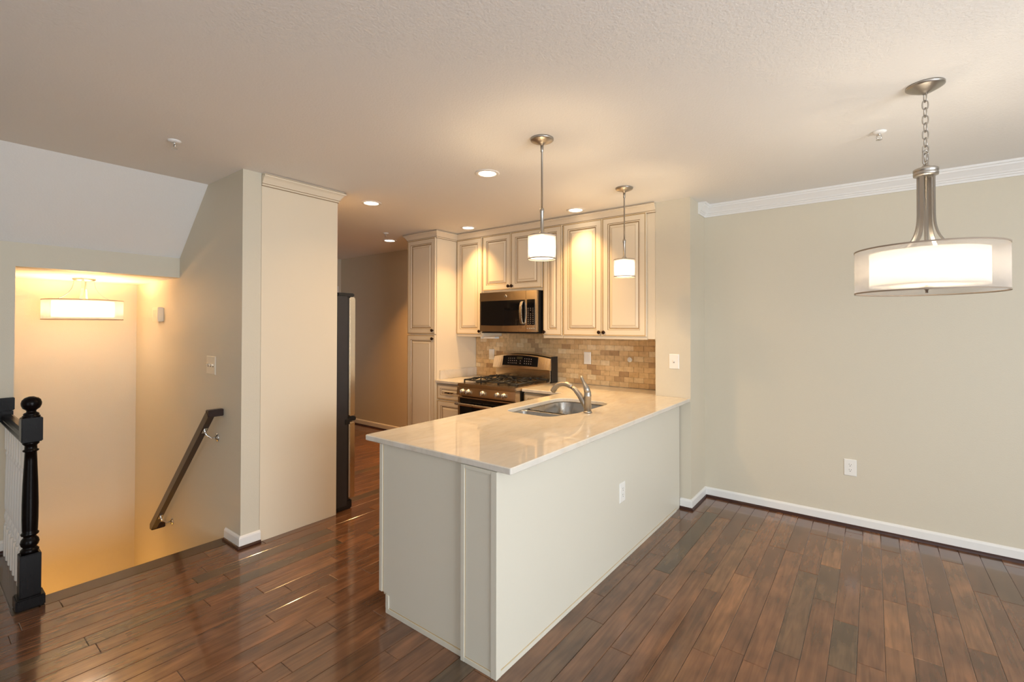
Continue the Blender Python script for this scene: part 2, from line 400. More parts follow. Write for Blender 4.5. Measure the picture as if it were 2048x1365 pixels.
# baseboards: white board + dark shoe
BB = [(0, .018), (.014, .018), (.014, .07), (.010, .079), (.004, .085), (0, .085)]
SH = [(0, 0), (.026, 0), (.025, .008), (.020, .016), (.014, .020), (0, .020)]
def base(name, path, side, ccap=True):
    b = MB(); b.sweep(path, BB, side, 0); b.sweep(path, SH, side, 1); struct(name, b, ['white', 'dark_trim'])
base('baseboard_dining', [(-1.292, CY), (CX1, CY), (CX1, DY), (XR, DY)], 1)
base('baseboard_handrail', [(SX+.03, HY), (HX, HY), (HX, FY+.005)], 1)
base('baseboard_left', [(XL, YB), (XL, ND-.03)], 1)
base('baseboard_kitchen', [(HALLX, KY), (-4.40, KY)], 1)
base('baseboard_right', [(XR, DY), (XR, YB)], 1)
base('baseboard_back', [(XR, YB), (2.95, YB)], 1)
# crown moulding of the dining wall
CR = [(0, C-.100), (.010, C-.100), (.012, C-.088), (.018, C-.082), (.020, C-.074), (.026, C-.070), (.030, C-.060), (.048, C-.036), (.056, C-.028), (.058, C-.018), (.064, C-.014), (.066, C), (0, C)]
b = MB(); b.sweep([(CX1, 4.14), (CX1, DY), (XR, DY), (XR, YB)], CR, 1); struct('trim_dining_crown', b, 'white')

# ------------------------------------------------------------------ cabinets
def frame_pt(O, U, Nn, u, d, z): return (O[0]+U[0]*u+Nn[0]*d, O[1]+U[1]*u+Nn[1]*d, z)
def door_mesh(O, U, Nn, u0, u1, z0, z1, t=.02, fw=.055):
    mb = MB(); k = min(1, min(u1-u0, z1-z0)/.2); fw = fw*k
    q = [(0, 0, 0), (0, t-.003, 1), (.003, t, 0), (.010, t, 1), (.012, t-.0015, 0), (fw, t-.001, 1), (fw+.003, t-.006, 0), (fw+.009, t-.004, 0), (fw+.012, t-.010, 1), (fw+.017*k, t-.012, 1),
         (fw+.02*k, t-.011, 0), (fw+.042*k, t-.003, 1), (fw+.045*k, t-.002, 0)]
    rs = []
    for i, d, _ in q:
        rs.append([frame_pt(O, U, Nn, u0+i, d, z0+i), frame_pt(O, U, Nn, u1-i, d, z0+i), frame_pt(O, U, Nn, u1-i, d, z1-i), frame_pt(O, U, Nn, u0+i, d, z1-i)])
    mi = [0, 0, 2, 1, 0, 1, 0, 0, 1, 1, 0, 2]
    mb.rings(rs, mi); mb.m[-1] = 0
    return mb
def knob_mesh(p, Nn, r=.0175):
    mb = MB(); ax = 'y' if abs(Nn[1]) > .5 else 'x'; sg = Nn[1] if ax == 'y' else Nn[0]
    pr = [(.009, 0), (.009, .003), (.005, .006), (.005, .014), (r*.9, .018), (r, .023), (r*.85, .028), (r*.4, .031)]
    mb.lathe(p, [(a, h*sg) for a, h in pr], 16, 0, ax); return mb
def add_door(T, O, U, Nn, u0, u1, z0, z1, knob=None, name='door', pull=False):
    d = T.part(name, door_mesh(O, U, Nn, u0, u1, z0, z1), ['cream', 'glaze', 'glazeL'])
    if knob:
        p = frame_pt(O, U, Nn, knob[0], .020, knob[1])
        if pull:
            mb = MB(); hw = .048
            A = [frame_pt(O, U, Nn, knob[0]+s*hw, d_, knob[1]) for s, d_ in ((-1, .02), (-1, .042))]
            B_ = [frame_pt(O, U, Nn, knob[0]+s*hw, d_, knob[1]) for s, d_ in ((1, .042), (1, .02))]
            mb.tube(A, .005, 10); mb.tube(B_[::-1], .005, 10)
            ts = [-1.25, -1, -.8, -.3, -.1, .1, .3, .8, 1, 1.25]; rr = [.003, .007, .004, .0045, .008, .008, .0045, .004, .007, .003]
            mb.tube([frame_pt(O, U, Nn, knob[0]+t*hw, .044, knob[1]) for t in ts], rr, 12)
            T.part('pull_handle', mb, 'bronze', d, 'dark bronze pull handle')
        else: T.part('knob', knob_mesh(p, Nn), 'bronze', d, 'dark bronze knob')
    return d
FN = (0, -1); FU = (1, 0)
UY = 3.92; UD = 4.248
def wall_cab(label, x0, x1, z0, z1, doors, group='cream wall cabinets over the range counter'):
    T = Thing('wall_cabinet', ((x0+x1)/2, UD, z0), label, 'cabinet', group)
    T.part('carcass', MB().box(x0+.0005, x1-.0005, UY+.0, UD, z0, z1, bev=.0015), 'cream')
    n = len(doors)
    for i, kx in enumerate(doors):
        a = x0+.004+(x1-x0-.008)*i/n+.0015; e = x0+.004+(x1-x0-.008)*(i+1)/n-.0015
        kn = {'R': e-.022, 'L': a+.022}[kx]
        add_door(T, (0, UY-.001), FU, FN, a, e, z0+.022, z1-.004, (kn, z0+.056))
    T.part('bottom_rail', MB().box(x0+.001, x1-.001, UY-.004, UY+.02, z0-.006, z0+.018, bev=.003), 'cream')
    return T
ZT = 2.515
wall_cab('cream single-door wall cabinet between the tall pantry cabinet and the microwave', -3.897, -3.495, 1.40, ZT, ['R'])
wall_cab('short cream two-door wall cabinet directly above the microwave', -3.492, -2.675, 1.885, ZT, ['R', 'L'])
wall_cab('narrow cream one-door wall cabinet just right of the microwave', -2.672, -2.440, 1.40, ZT, ['L'])
wall_cab('tall cream two-door wall cabinet at the right end of the run, beside the wall stub', -2.437, -1.575, 1.40, ZT, ['R', 'L'])
b = MB().box(-1.574, CX0-.001, UY+.002, UD, 1.40, ZT, bev=.001)
single('filler_strip', b, 'cream', (-1.54, 4.1, 1.4), 'plain cream filler strip closing the wall cabinets against the wall stub', 'filler strip')
# pantry
PX0, PX1, PYF = -4.385, -3.899, 3.60
T = Thing('pantry_cabinet', ((PX0+PX1)/2, 4.2, 0), 'tall cream pantry cabinet with two stacked doors left of the range', 'cabinet')
T.part('carcass', MB().box(PX0, PX1, PYF, UD, .10, ZT, bev=.002).box(PX0+.01, PX1-.01, PYF+.07, UD, .0, .1), 'cream')
add_door(T, (0, PYF-.001), FU, FN, PX0+.004, PX1-.012, 1.424, ZT-.006, (PX1-.04, 1.465))
add_door(T, (0, PYF-.001), FU, FN, PX0+.004, PX1-.012, .12, 1.412, (PX1-.04, 1.372))
# crown over pantry and wall cabinets
CC = [(0, ZT-.012), (.006, ZT-.010), (.008, ZT-.002), (.012, ZT), (.014, ZT+.010), (.030, ZT+.036), (.040, ZT+.046), (.046, ZT+.048), (.048, ZT+.060), (.036, ZT+.060), (.036, C-.001), (0, C-.001)]
CM = [0, 1, 0, 1, 0, 0, 0, 0, 1, 0, 0]
def crown(name, path, side, prof=CC):
    # glaze line under the moulding comes as its own thin strip
    b = MB(); b.sweep(path, prof, side, 0)
    z = ZT-.012; b.sweep(path, [(-.002, z-.003), (.0055, z-.003), (.0055, z), (-.002, z)], side, 1)
    z = ZT+.0005; b.sweep(path, [(0, z), (.0130, z), (.0143, z+.003), (0, z+.003)], side, 1)
    z = ZT+.060; b.sweep(path, [(0, z), (.0485, z-.001), (.0485, z+.002), (0, z+.002)], side, 1)
    struct(name, b, ['cream', 'glaze'])
crown('trim_cabinet_crown', [(PX0, UD), (PX0, PYF-.004), (PX1, PYF-.004), (PX1, UY-.004), (CX0+.006, UY-.004)], 1)

# fridge enclosure
PY0, PY1 = FY+.002, 2.105
T = Thing('refrigerator_enclosure', (-3.9, 1.8, 0), 'tall flat cream end panel enclosing the refrigerator, beside the stair wall end', 'cabinet')
T.part('side_panel', MB().box(HX-.02, HX, PY0, PY1, .0, C-.002, bev=.0015), 'cream')
T.part('side_panel', MB().box(-4.42, -4.40, PY0, PY1, .0, C-.002, bev=.0015), 'cream')
T.part('upper_box', MB().box(-4.399, HX-.021, PY0, PY1-.02, 1.86, ZT, bev=.0015), 'cream')
EO = (HX-.021, PY1-.02); EU = (-1, 0); EN = (0, 1)
for i in range(2): add_door(T, EO, EU, EN, .004+i*.479, .479+i*.479, 1.865, ZT-.01, (.45+i*.06, 1.91))
crown('trim_refrigerator_crown', [(HX, PY0), (HX, PY1), (-4.42, PY1)], 1)

# refrigerator (door front faces +y, dark side faces the hall)
T = Thing('refrigerator', (-3.93, 2.0, 0), 'stainless bottom-freezer refrigerator with dark grey sides behind the cream end panel', 'refrigerator')
FX0, FX1 = -4.385, -3.467
T.part('body', MB().box(FX0, FX1, 1.60, 2.222, .03, 1.755, bev=.006), 'fridgeside', label='dark grey textured cabinet body')
T.part('gasket', MB().box(FX0+.012, FX1-.010, 2.222, 2.236, .08, 1.75), 'black')
dm = MB().box(FX0, (FX0+FX1)/2-.003, 2.236, 2.292, .765, 1.752, bev=.008)
for a, e in ((FX0, (FX0+FX1)/2-.003), ((FX0+FX1)/2+.003, FX1)):
    d = T.part('door', MB().box(a, e, 2.236, 2.292, .765, 1.752, bev=.008), 'steel', label='stainless upper door')
    hx = e-.05 if a == FX0 else a+.05
    T.part('handle', MB().tube([(hx, 2.292, 1.0), (hx, 2.34, 1.02), (hx, 2.34, 1.6), (hx, 2.292, 1.62)], .012, 12), 'steelh', d)
d = T.part('freezer_drawer', MB().box(FX0, FX1, 2.236, 2.292, .085, .715, bev=.008), 'steel', label='stainless freezer drawer')
T.part('handle', MB().tube([(FX0+.12, 2.292, .64), (FX0+.13, 2.34, .64), (FX1-.13, 2.34, .64), (FX1-.12, 2.292, .64)], .012, 12), 'steelh', d)
T.part('hinge_cover', MB().box(FX1-.10, FX1-.004, 2.13, 2.285, 1.7555, 1.785, bev=.008), 'black', label='black hinge cover')
T.part('hinge_cover', MB().box(FX0+.004, FX0+.10, 2.13, 2.285, 1.7555, 1.785, bev=.008), 'black', label='black hinge cover')
T.part('middle_hinge', MB().box(FX1-.09, FX1+.002, 2.225, 2.300, .723, .757, bev=.006).box(FX1-.012, FX1+.004, 2.195, 2.24, .70, .745, bev=.003), 'black')
T.part('toe_grille', MB().box(FX0+.01, FX1-.004, 2.12, 2.27, .0, .075, bev=.01), 'black')

# ------------------------------------------------------------------ range-side base cabinets
BY = 3.60
def base_cab(label, x0, x1, splits, hinge, pull=True, loc=None):
    T = Thing('base_cabinet', ((x0+x1)/2, 4.2, 0), label, 'cabinet', 'cream base cabinets under the range counter')
    T.part('carcass', MB().box(x0, x1, BY+.02, UD, .10, .882, bev=.0015).box(x0, x1, BY+.09, UD, 0, .1), 'cream')
    add_door(T, (0, BY+.019), FU, FN, x0+.006, x1-.006, .705, .872, ((x0+x1)/2, .785), 'drawer_front', True)
    add_door(T, (0, BY+.019), FU, FN, x0+.006, x1-.006, .115, .692, (x1-.04 if hinge == 'R' else x0+.04, .65))
    return T
base_cab('cream base cabinet with drawer between the pantry cabinet and the range', -3.897, -3.478, 0, 'R')
base_cab('cream base cabinet with drawer just right of the range', -2.690, -2.30, 0, 'L')

# ------------------------------------------------------------------ peninsula
T = Thing('peninsula_cabinet', (-1.7, 2.7, 0), 'long cream panelled peninsula cabinet carrying the stone countertop', 'cabinet')
px0, pxs, px1, py0, py1 = -2.135, -1.500, -1.294, 1.553, 3.905
T.part('carcass', MB().box(px0+.02, px0+.026, py0+.012, 3.60, .10, .884).box(px0+.036, px1-.012, py0+.012, 3.60, .08, .1).box(px0+.09, px0+.1, py0+.012, 3.60, 0, .08).box(-1.56, -1.545, py0+.012, 3.6, .1, .884).box(px0+.036, -1.56, 3.585, 3.6, .1, .884).box(px0+.036, -1.56, 2.05, 2.065, .1, .884), 'cream')
e = MB()
v = [(px0+.02, .10), (px0+.075, .10), (px0+.075, 0), (pxs, 0), (pxs, .884), (px0+.02, .884)]
e.rings([[(x, py0+.012, z) for x, z in v], [(x, py0, z) for x, z in v]], 0)
ep = T.part('end_panel', e, 'panelw')
s = MB()
s.box(px0+.018, px0+.042, py0-.006, py0, .10, .884, 0, .001).box(px0+.042, px0+.0455, py0-.0012, py0+.001, .10, .884, 1)
s.box(px0+.073, pxs, py0-.005, py0, 0, .026, 0, .001).box(px0+.073, pxs, py0-.0012, py0+.001, .026, .0295, 1).box(px0+.073, px0+.097, py0-.006, py0, .026, .095, 0, .001)
s.box(pxs-.008, pxs-.001, py0-.0012, py0+.001, .0, .884, 1)
T.part('edge_molding', s, ['panelw', 'glazeL'], ep)
f = MB().box(pxs, px1, py0-.014, py0+.012, 0, .884, 0, .0015)
fp = T.part('filler_panel', f, 'panelw')
s = MB()
yy = py0-.014
for x0, x1 in ((pxs, pxs+.022), (px1-.026, px1)): s.box(x0, x1, yy-.006, yy, 0, .884, 0, .001)
s.box(pxs+.022, px1-.026, yy-.005, yy, 0, .022, 0, .001); s.box(pxs+.022, px1-.026, yy-.005, yy, .868, .884, 0, .001)
s.box(pxs+.022, pxs+.0245, yy-.001, yy+.001, .022, .868, 1).box(px1-.0290, px1-.026, yy-.001, yy+.001, .022, .868, 1)
s.box(pxs+.022, px1-.026, yy-.001, yy+.001, .022, .0245, 1)
T.part('edge_molding', s, ['panelw', 'glazeL'], fp)
bp_ = T.part('back_panel', MB().box(px1-.012, px1, py0-.014, py1, 0, .884, 0, .001), 'panelw')
s = MB().box(px1, px1+.006, py0-.02, py0+.012, 0, .884, 0, .001).box(px1, px1+.005, py0+.012, py1-.085, 0, .022, 0, .001)
s.box(px1-.001, px1+.001, py0+.012, py1-.085, .022, .025, 1).box(px1-.001, px1+.001, py0+.012, py0+.0145, .022, .884, 1)
T.part('edge_molding', s, ['panelw', 'glazeL'], bp_)
# kitchen-side drawer fronts and doors (seen edge-on)
KO = (px0+.02, 0); KU = (0, -1); KN = (-1, 0)
def kd(y0, y1, z0, z1, kn, name='door', pull=False):
    d = T.part(name, door_mesh((px0+.0195, y1), (0, -1), (-1, 0), 0, y1-y0, z0, z1), ['cream', 'glaze', 'glazeL'])
    T.part('knob', knob_mesh((px0, kn[0], kn[1]), (-1, 0)), 'bronze', d)
kd(py0+.006, 2.05, .715, .872, (1.8, .79), 'drawer_front'); kd(py0+.006, 2.05, .42, .705, (1.8, .56), 'drawer_front'); kd(py0+.006, 2.05, .115, .41, (1.8, .27), 'drawer_front')
kd(2.06, 2.49, .115, .872, (2.45, .82)); kd(2.50, 2.93, .115, .872, (2.54, .82)); kd(2.94, 3.37, .115, .872, (2.98, .82))

# ------------------------------------------------------------------ countertops
def round_poly(pts, rad, n=6):
    out = []; N_ = len(pts)
    for i in range(N_):
        p = Vector(pts[i]); a = Vector(pts[i-1]); c = Vector(pts[(i+1) % N_]); r = rad[i] if isinstance(rad, (list, tuple)) else rad
        if r <= 0: out.append((p.x, p.y)); continue
        d1 = (a-p).normalized(); d2 = (c-p).normalized(); ang = d1.angle(d2); t = r/math.tan(ang/2)
        p1 = p+d1*t; p2 = p+d2*t; cen = p+(d1+d2).normalized()*(r/math.sin(ang/2))
        a1 = math.atan2(p1.y-cen.y, p1.x-cen.x); a2 = math.atan2(p2.y-cen.y, p2.x-cen.x); da = a2-a1
        while da > PI: da -= 2*PI
        while da < -PI: da += 2*PI
        for k in range(n+1): out.append((cen.x+r*math.cos(a1+da*k/n), cen.y+r*math.sin(a1+da*k/n)))
    return out
def offset_poly(pts, d):
    n = len(pts); area_ = sum(pts[i][0]*pts[(i+1) % n][1]-pts[(i+1) % n][0]*pts[i][1] for i in range(n)); sg = 1 if area_ > 0 else -1
    out = []
    for i in range(n):
        a, p, c = Vector(pts[i-1]), Vector(pts[i]), Vector(pts[(i+1) % n])
        e1 = (p-a).normalized(); e2 = (c-p).normalized(); n1 = Vector((-e1.y, e1.x))*sg; n2 = Vector((-e2.y, e2.x))*sg
        m = n1+n2; m = m/max(m.dot(n1), .3); out.append((p.x+m.x*d, p.y+m.y*d))
    return out
def slab(mb, outer, hole, z0, z1, ch=.004, mi=0):
    oi = offset_poly(outer, ch); n = len(outer)
    mb.rings([[(x, y, z0) for x, y in oi], [(x, y, z0+ch) for x, y in outer], [(x, y, z1-ch) for x, y in outer], [(x, y, z1) for x, y in oi]], mi, False, False, False)
    holes = []
    if hole:
        ho = offset_poly(hole, -ch)
        mb.rings([[(x, y, z0) for x, y in ho], [(x, y, z0+ch) for x, y in hole], [(x, y, z1-ch) for x, y in hole], [(x, y, z1) for x, y in ho]], mi, False, False, False)
        holes = [ho]
    for z in (z0, z1):
        vs = [Vector((x, y, z)) for x, y in oi]; loops = [vs]+[[Vector((x, y, z)) for x, y in h] for h in holes]
        tri = tessellate_polygon(loops); flat = [p for l in loops for p in l]
        mb.add([p[:] for p in flat], tri, mi)
HOLE = round_poly([(-2.095, 2.555), (-1.70, 2.555), (-1.625, 2.80), (-1.625, 3.34), (-2.095, 3.34)], [.10, .09, .15, .13, .13], 8)
KB = KY-.012
outer = [(-2.232, 1.536), (-1.212, 1.536), (-1.212, CY-.001), (CX0-.001, CY-.001), (CX0-.001, KB), (-2.692, KB), (-2.692, 3.575), (-2.232, 3.575)]
outer = round_poly(outer, [.009, .009, 0, 0, 0, 0, .006, .02], 5)
mb = MB(); slab(mb, outer, HOLE, .885, .915)
single('countertop', mb, 'marble', (-1.7, 2.7, .885), 'L-shaped polished pale veined stone countertop over the peninsula', 'countertop', None)
mb = MB(); slab(mb, round_poly([(-3.897, 3.575), (-3.476, 3.575), (-3.476, KB), (-3.897, KB)], [0, .006, 0, 0], 4), None, .885, .915)
T = Thing('countertop', (-3.69, 3.9, .885), 'small pale stone countertop piece between the pantry cabinet and the range', 'countertop')
T.part('slab', mb, 'marble')
T.part('side_splash', MB().box(-3.897, -3.878, 3.64, KB, .9155, 1.015, bev=.002), 'marble', label='low stone splash strip against the pantry side')

# ------------------------------------------------------------------ backsplash tiles
mb = MB(); mb.box(-3.896, CX0-.001, KY-.004, KY-.0005, .916, 1.398, 1)
mb.box(-3.49, -2.68, KY-.004, KY-.0005, 1.398, 1.443, 1)
random.seed(11); tw, th = .1016, .0508; r = 0; z = .9165
while z < 1.44:
    x = -3.896-(tw*.5 if r % 2 else 0)-.03
    while x < CX0:
        a, e = max(x, -3.895), min(x+tw, CX0-.002)
        zt = min(z+th, 1.397)
        if z > 1.38 or z+th > 1.4:
            if a < -3.48 or e > -2.69: zt = min(z+th, 1.397)
            else: zt = min(z+th, 1.442)
        if e-a > .012 and zt-z > .012:
            g = .0007
            mb.box(a+g, e-g, KY-.0095-random.uniform(0, .0012), KY-.003, z+g, zt-g, 0, .0016, a=(random.random(), random.random(), 0))
        x += tw
    z += th; r += 1
single('tile_backsplash', mb, ['tile', 'grout'], (-2.7, KY, .916), 'tan tumbled travertine brick tile backsplash behind the range and counter', 'backsplash').data
# attribute for tile tones
tb = bpy.data.objects['tile_backsplash']; at = tb.data.attributes.new('rnd', 'FLOAT_VECTOR', 'FACE'); at.data.foreach_set('vector', [c for a in mb.attr for c in a])

# ------------------------------------------------------------------ sink and faucet
T = Thing('kitchen_sink', (-1.86, 2.95, .884), 'undermount stainless double-bowl sink set in the peninsula countertop', 'sink')
def bowl(poly, zt, zb):
    mb = MB(); o1 = offset_poly(poly, -.006)
    def ring(d, z): return [(x, y, z) for x, y in offset_poly(poly, d)]
    rs = [ring(-.007, zt), ring(0, zt), ring(.004, zt-.006), ring(.008, zb+.05), ring(.014, zb+.022), ring(.030, zb+.006), ring(.055, zb)]
    mb.rings(rs, 0, True, False, True)
    outer_ = [ring(-.007, zt), ring(-.004, zt-.004), ring(0, zb-.004)]
    mb.rings(outer_, 0, True, False, True)
    return mb
small = round_poly([(-2.099, 2.545), (-1.71, 2.545), (-1.665, 2.68), (-1.665, 2.815), (-2.099, 2.815)], [.08, .07, .12, .05, .05], 6)
large = round_poly([(-2.099, 2.85), (-1.615, 2.85), (-1.615, 3.352), (-2.099, 3.352)], [.07, .07, .12, .12], 8)
T.part('bowl', bowl(small, .8845, .72), 'sinksteel', label='smaller shallow bowl')
T.part('bowl', bowl(large, .8845, .68), 'sinksteel', label='larger deep bowl')
for x, y, z in ((-1.88, 2.68, .72), (-1.86, 3.10, .68)):
    T.part('drain', MB().lathe((x, y, z), [(.045, .0005), (.045, .004), (.038, .004), (.030, .001), (.008, .001), (.008, .006)], 24), 'chrome')
fx, fy = -1.574, 2.845
T = Thing('kitchen_faucet', (fx, fy, .915), 'brushed nickel pull-out faucet with raised lever handle behind the sink', 'faucet')
T.part('base_ring', MB().lathe((fx, fy, .9155), [(.030, 0), (.030, .008), (.026, .014)], 32), 'nickel')
T.part('body', MB().lathe((fx, fy, .915), [(.0255, .012), (.0250, .112), (.0265, .114), (.0265, .119), (.0250, .123), (.0245, .140), (.020, .150), (.008, .156)], 32), 'nickel')
sp = T.part('spout', MB().tube([(fx-.004, fy, .945), (fx-.030, fy, .985), (fx-.065, fy, 1.033), (fx-.100, fy, 1.068), (fx-.125, fy, 1.083)], [.020, .021, .019, .0165, .016], 20), 'nickel')
T.part('spray_head', MB().tube([(fx-.124, fy, 1.083), (fx-.132, fy, 1.087), (fx-.165, fy, 1.099), (fx-.200, fy, 1.101), (fx-.235, fy, 1.092), (fx-.262, fy, 1.072), (fx-.280, fy, 1.048), (fx-.286, fy, 1.038)], [.0135, .017, .0175, .0175, .018, .019, .020, .019], 20), 'nickel', sp)
T.part('lever_handle', MB().tube([(fx+.002, fy, 1.052), (fx-.010, fy, 1.085), (fx-.022, fy+.002, 1.105), (fx-.036, fy+.004, 1.128), (fx-.048, fy+.006, 1.148), (fx-.056, fy+.008, 1.166)], [.024, .021, .015, .010, .011, .008], 16), 'nickel')

# ------------------------------------------------------------------ gas range
RX0, RX1, RY = -3.470, -2.700, 3.50
T = Thing('gas_range', ((RX0+RX1)/2, 3.9, 0), 'freestanding stainless gas range with five knobs and black cast grates', 'stove')
T.part('body', MB().box(RX0, RX1, RY+.06, 4.225, .03, .885, bev=.003).box(RX0+.02, RX1-.02, RY+.12, 4.2, 0, .03), 'black', label='black side body')
ct = MB(); ct.box(RX0, RX1, RY-.010, 4.16, .887, .922, bev=.008); ct.box(RX0+.03, RX1-.03, RY+.05, 4.13, .9225, .9245, bev=.001)
T.part('cooktop', ct, 'steel')
# control panel
cp = MB()
prof = [(RY-.004, .79), (RY-.016, .80), (RY-.016, .815), (RY-.006, .885), (RY+.06, .885), (RY+.06, .79)]
cp.rings([[(x, y, z) for y, z in prof] for x in (RX0, RX1)], 0)
cpo = T.part('control_panel', cp, 'steel')
for x in (-3.385, -3.306, -3.110, -2.920, -2.842):
    k = MB(); y0 = RY-.012
    k.lathe((x, y0, .842), [(.027, 0), (.027, -.005), (.0235, -.008), (.0225, -.030), (.020, -.034), (.0001, -.035)], 28, 0, 'y')
    k.box(x-.0045, x+.0045, y0-.044, y0-.030, .842-.021, .842+.021, 0, .003)
    T.part('knob', k, 'steelh', cpo, 'round steel burner knob')
# oven door
od = MB(); od.box(RX0+.002, RX1-.002, RY-.006, RY+.058, .19, .782, bev=.006)
odo = T.part('oven_door', od, 'steel')
T.part('door_glass', MB().box(RX0+.035, RX1-.035, RY-.0085, RY-.004, .225, .772, bev=.002), 'blackgl', odo, 'black glass window')
h = MB(); h.tube([(RX0+.02, RY-.055, .715), (RX0+.12, RY-.064, .715), ((RX0+RX1)/2, RY-.068, .715), (RX1-.12, RY-.064, .715), (RX1-.02, RY-.055, .715)], .0135, 16)
for x in (RX0+.04, RX1-.04): h.box(x-.012, x+.012, RY-.056, RY-.006, .705, .725, 0, .003)
T.part('handle', h, 'steelh', odo, 'long tubular oven handle')
T.part('storage_drawer', MB().box(RX0+.002, RX1-.002, RY-.004, RY+.058, .04, .18, bev=.006), 'steel')
# backguard
bg = MB(); n = 24
lo, hi = [], []
def bgtop(t): return 1.186+.034*(1-(2*t-1)**2)
secs = []
for i in range(n+1):
    t = i/n; x = RX0+(RX1-RX0)*t; zt = bgtop(t); bow = .018*(1-(2*t-1)**2)
    secs.append([(x, 4.222, 1.045), (x, 4.070-bow, 1.045), (x, 4.060-bow, 1.052), (x, 4.090-bow, zt-.016), (x, 4.105-bow*.7, zt-.004), (x, 4.125, zt), (x, 4.222, zt)])
bg.rings(secs, 0, False)
bgo = T.part('backguard', bg, 'steel')
T.part('backguard_riser', MB().box(RX0+.012, RX1-.012, 4.10, 4.20, .9225, 1.045, bev=.003), 'steel', bgo)
T.part('backguard_end', MB().box(RX1-.004, RX1+.002, 4.10, 4.222, .90, 1.19, bev=.001), 'black', bgo)
dp = MB()
def bgp(t, s, off):   # point on the sloping face of the backguard
    x = RX0+(RX1-RX0)*t; zt = bgtop(t)-.016; bow = .018*(1-(2*t-1)**2)
    return (x, 4.060-bow+.030*s-off, 1.052+(zt-1.052)*s)
ds = []
for i in range(13):
    t = .19+.62*i/12; tt = t
    a = .20; e_ = .93
    ds.append([bgp(t+(.012 if False else 0), a, .0), bgp(t, a, .0035), bgp(t, e_, .0035), bgp(t, e_, .0)])
dp.rings(ds, 0)
bt = dp
for i in range(12):
    for j, s in enumerate((.38, .55, .72)):
        t = .30+.40*i/11
        if 4 <= i <= 7 and j == 2: continue
        if 4 <= i <= 7 and i % 2: continue
        P = [bgp(t-.005, s-.03, .0038), bgp(t+.005, s-.03, .0038), bgp(t+.005, s+.03, .0038), bgp(t-.005, s+.03, .0038)]
        Q = [(p[0], p[1]-.0006, p[2]) for p in P]; bt.rings([P, Q], 1)
P = [bgp(.45, .66, .0038), bgp(.55, .66, .0038), bgp(.55, .84, .0038), bgp(.45, .84, .0038)]; bt.rings([P, [(p[0], p[1]-.0006, p[2]) for p in P]], 2)
T.part('control_display', dp, ['blackgl', 'button', 'display'], bgo, 'black touch control glass')
# burners and grates
for x, y, rr in ((-3.30, 3.68, .05), (-3.30, 3.96, .04), (-3.085, 3.82, .055), (-2.87, 3.68, .045), (-2.87, 3.96, .035)):
    T.part('burner', MB().lathe((x, y, .9245), [(rr+.012, 0), (rr+.012, .006), (rr, .012), (rr, .018), (rr*.8, .022), (.004, .024)], 24, 0), 'iron', label='black gas burner cap')
gz = .964
def bar(mb, a, b_, r=.0055, up=.0): mb.tube([a, b_], r, 8)
for gi in range(3):
    gx0 = RX0+.04+gi*.232; gx1 = gx0+.225; g = MB(); ya, yb = 3.56, 4.085
    L_ = [(gx0, ya), (gx1, ya), (gx1, yb), (gx0, yb)]
    for i in range(4):
        a, c = L_[i], L_[(i+1) % 4]; g.tube([(a[0], a[1], gz-.012), (c[0], c[1], gz-.012)], .0075, 8)
        g.tube([(a[0], a[1], .9245), (a[0], a[1], gz-.008)], .0075, 8)
    xm = (gx0+gx1)/2
    cy = [(3.69), (3.955)] if gi != 1 else [3.82]
    g.tube([(gx0, (ya+yb)/2, gz-.012), (gx1, (ya+yb)/2, gz-.012)] if gi != 1 else [(gx0, 3.65, gz-.012), (gx1, 3.65, gz-.012)], .0075, 8)
    for yc in cy:
        for k in range(6 if gi == 1 else 4):
            an = PI/4+k*PI/2 if gi != 1 else k*PI/3
            R_ = .105 if gi != 1 else .11
            ex, ey = xm+math.cos(an)*R_, yc+math.sin(an)*R_*1.2
            g.tube([(xm+math.cos(an)*.03, yc+math.sin(an)*.03, gz+.004), (xm+math.cos(an)*.07, yc+math.sin(an)*.075, gz+.006), (ex, ey, gz-.010)], .0072, 8)
        for s_ in (-1, 1):
            g.tube([(xm+s_*.03, yc, gz+.004), (xm+s_*.1125, yc, gz-.010)], .0072, 8); g.tube([(xm, yc+s_*.035, gz+.004), (xm, yc+s_*.13, gz-.010)], .0072, 8)
    T.part('grate', g, 'iron', label='black cast-iron grate section')

# ------------------------------------------------------------------ microwave
MX0, MX1, MY = -3.466, -2.700, 3.835; z0, z1 = 1.450, 1.880
T = Thing('microwave', ((MX0+MX1)/2, 4.1, z0), 'stainless over-the-range microwave with curved handle and black window', 'microwave')
T.part('body', MB().box(MX0+.004, MX1-.001, MY+.035, 4.235, z0, z1, bev=.003), 'black', label='dark painted microwave case')
def bowed(x0, x1, za, zb, y, d, bow, n=16, cx=(MX0+MX1)/2, hw=(MX1-MX0)/2):
    mb = MB(); rs = []
    for i in range(n+1):
        x = x0+(x1-x0)*i/n; bb = bow*(1-((x-cx)/hw)**2)
        rs.append([(x, y-bb, za), (x, y-bb, zb), (x, y+d, zb), (x, y+d, za)])
    mb.rings(rs, 0); return mb
XS = -2.830
mdo = T.part('door', bowed(MX0, XS-.0015, z0+.004, z1-.004, MY, .034, .014), 'steel', label='stainless microwave door')
mb = MB(); rs = []
for i in range(17):
    x = -3.448+(-2.842+3.448)*i/16; bb = .014*(1-((x+3.083)/.383)**2); za = 1.523-.006*math.sin(PI*i/16)
    rs.append([(x, MY-bb-.0025, za), (x, MY-bb-.0025, 1.784), (x, MY-bb+.004, 1.784), (x, MY-bb+.004, za)])
mb.rings(rs, 0); T.part('window', mb, 'blackgl', mdo, 'black glass microwave window')
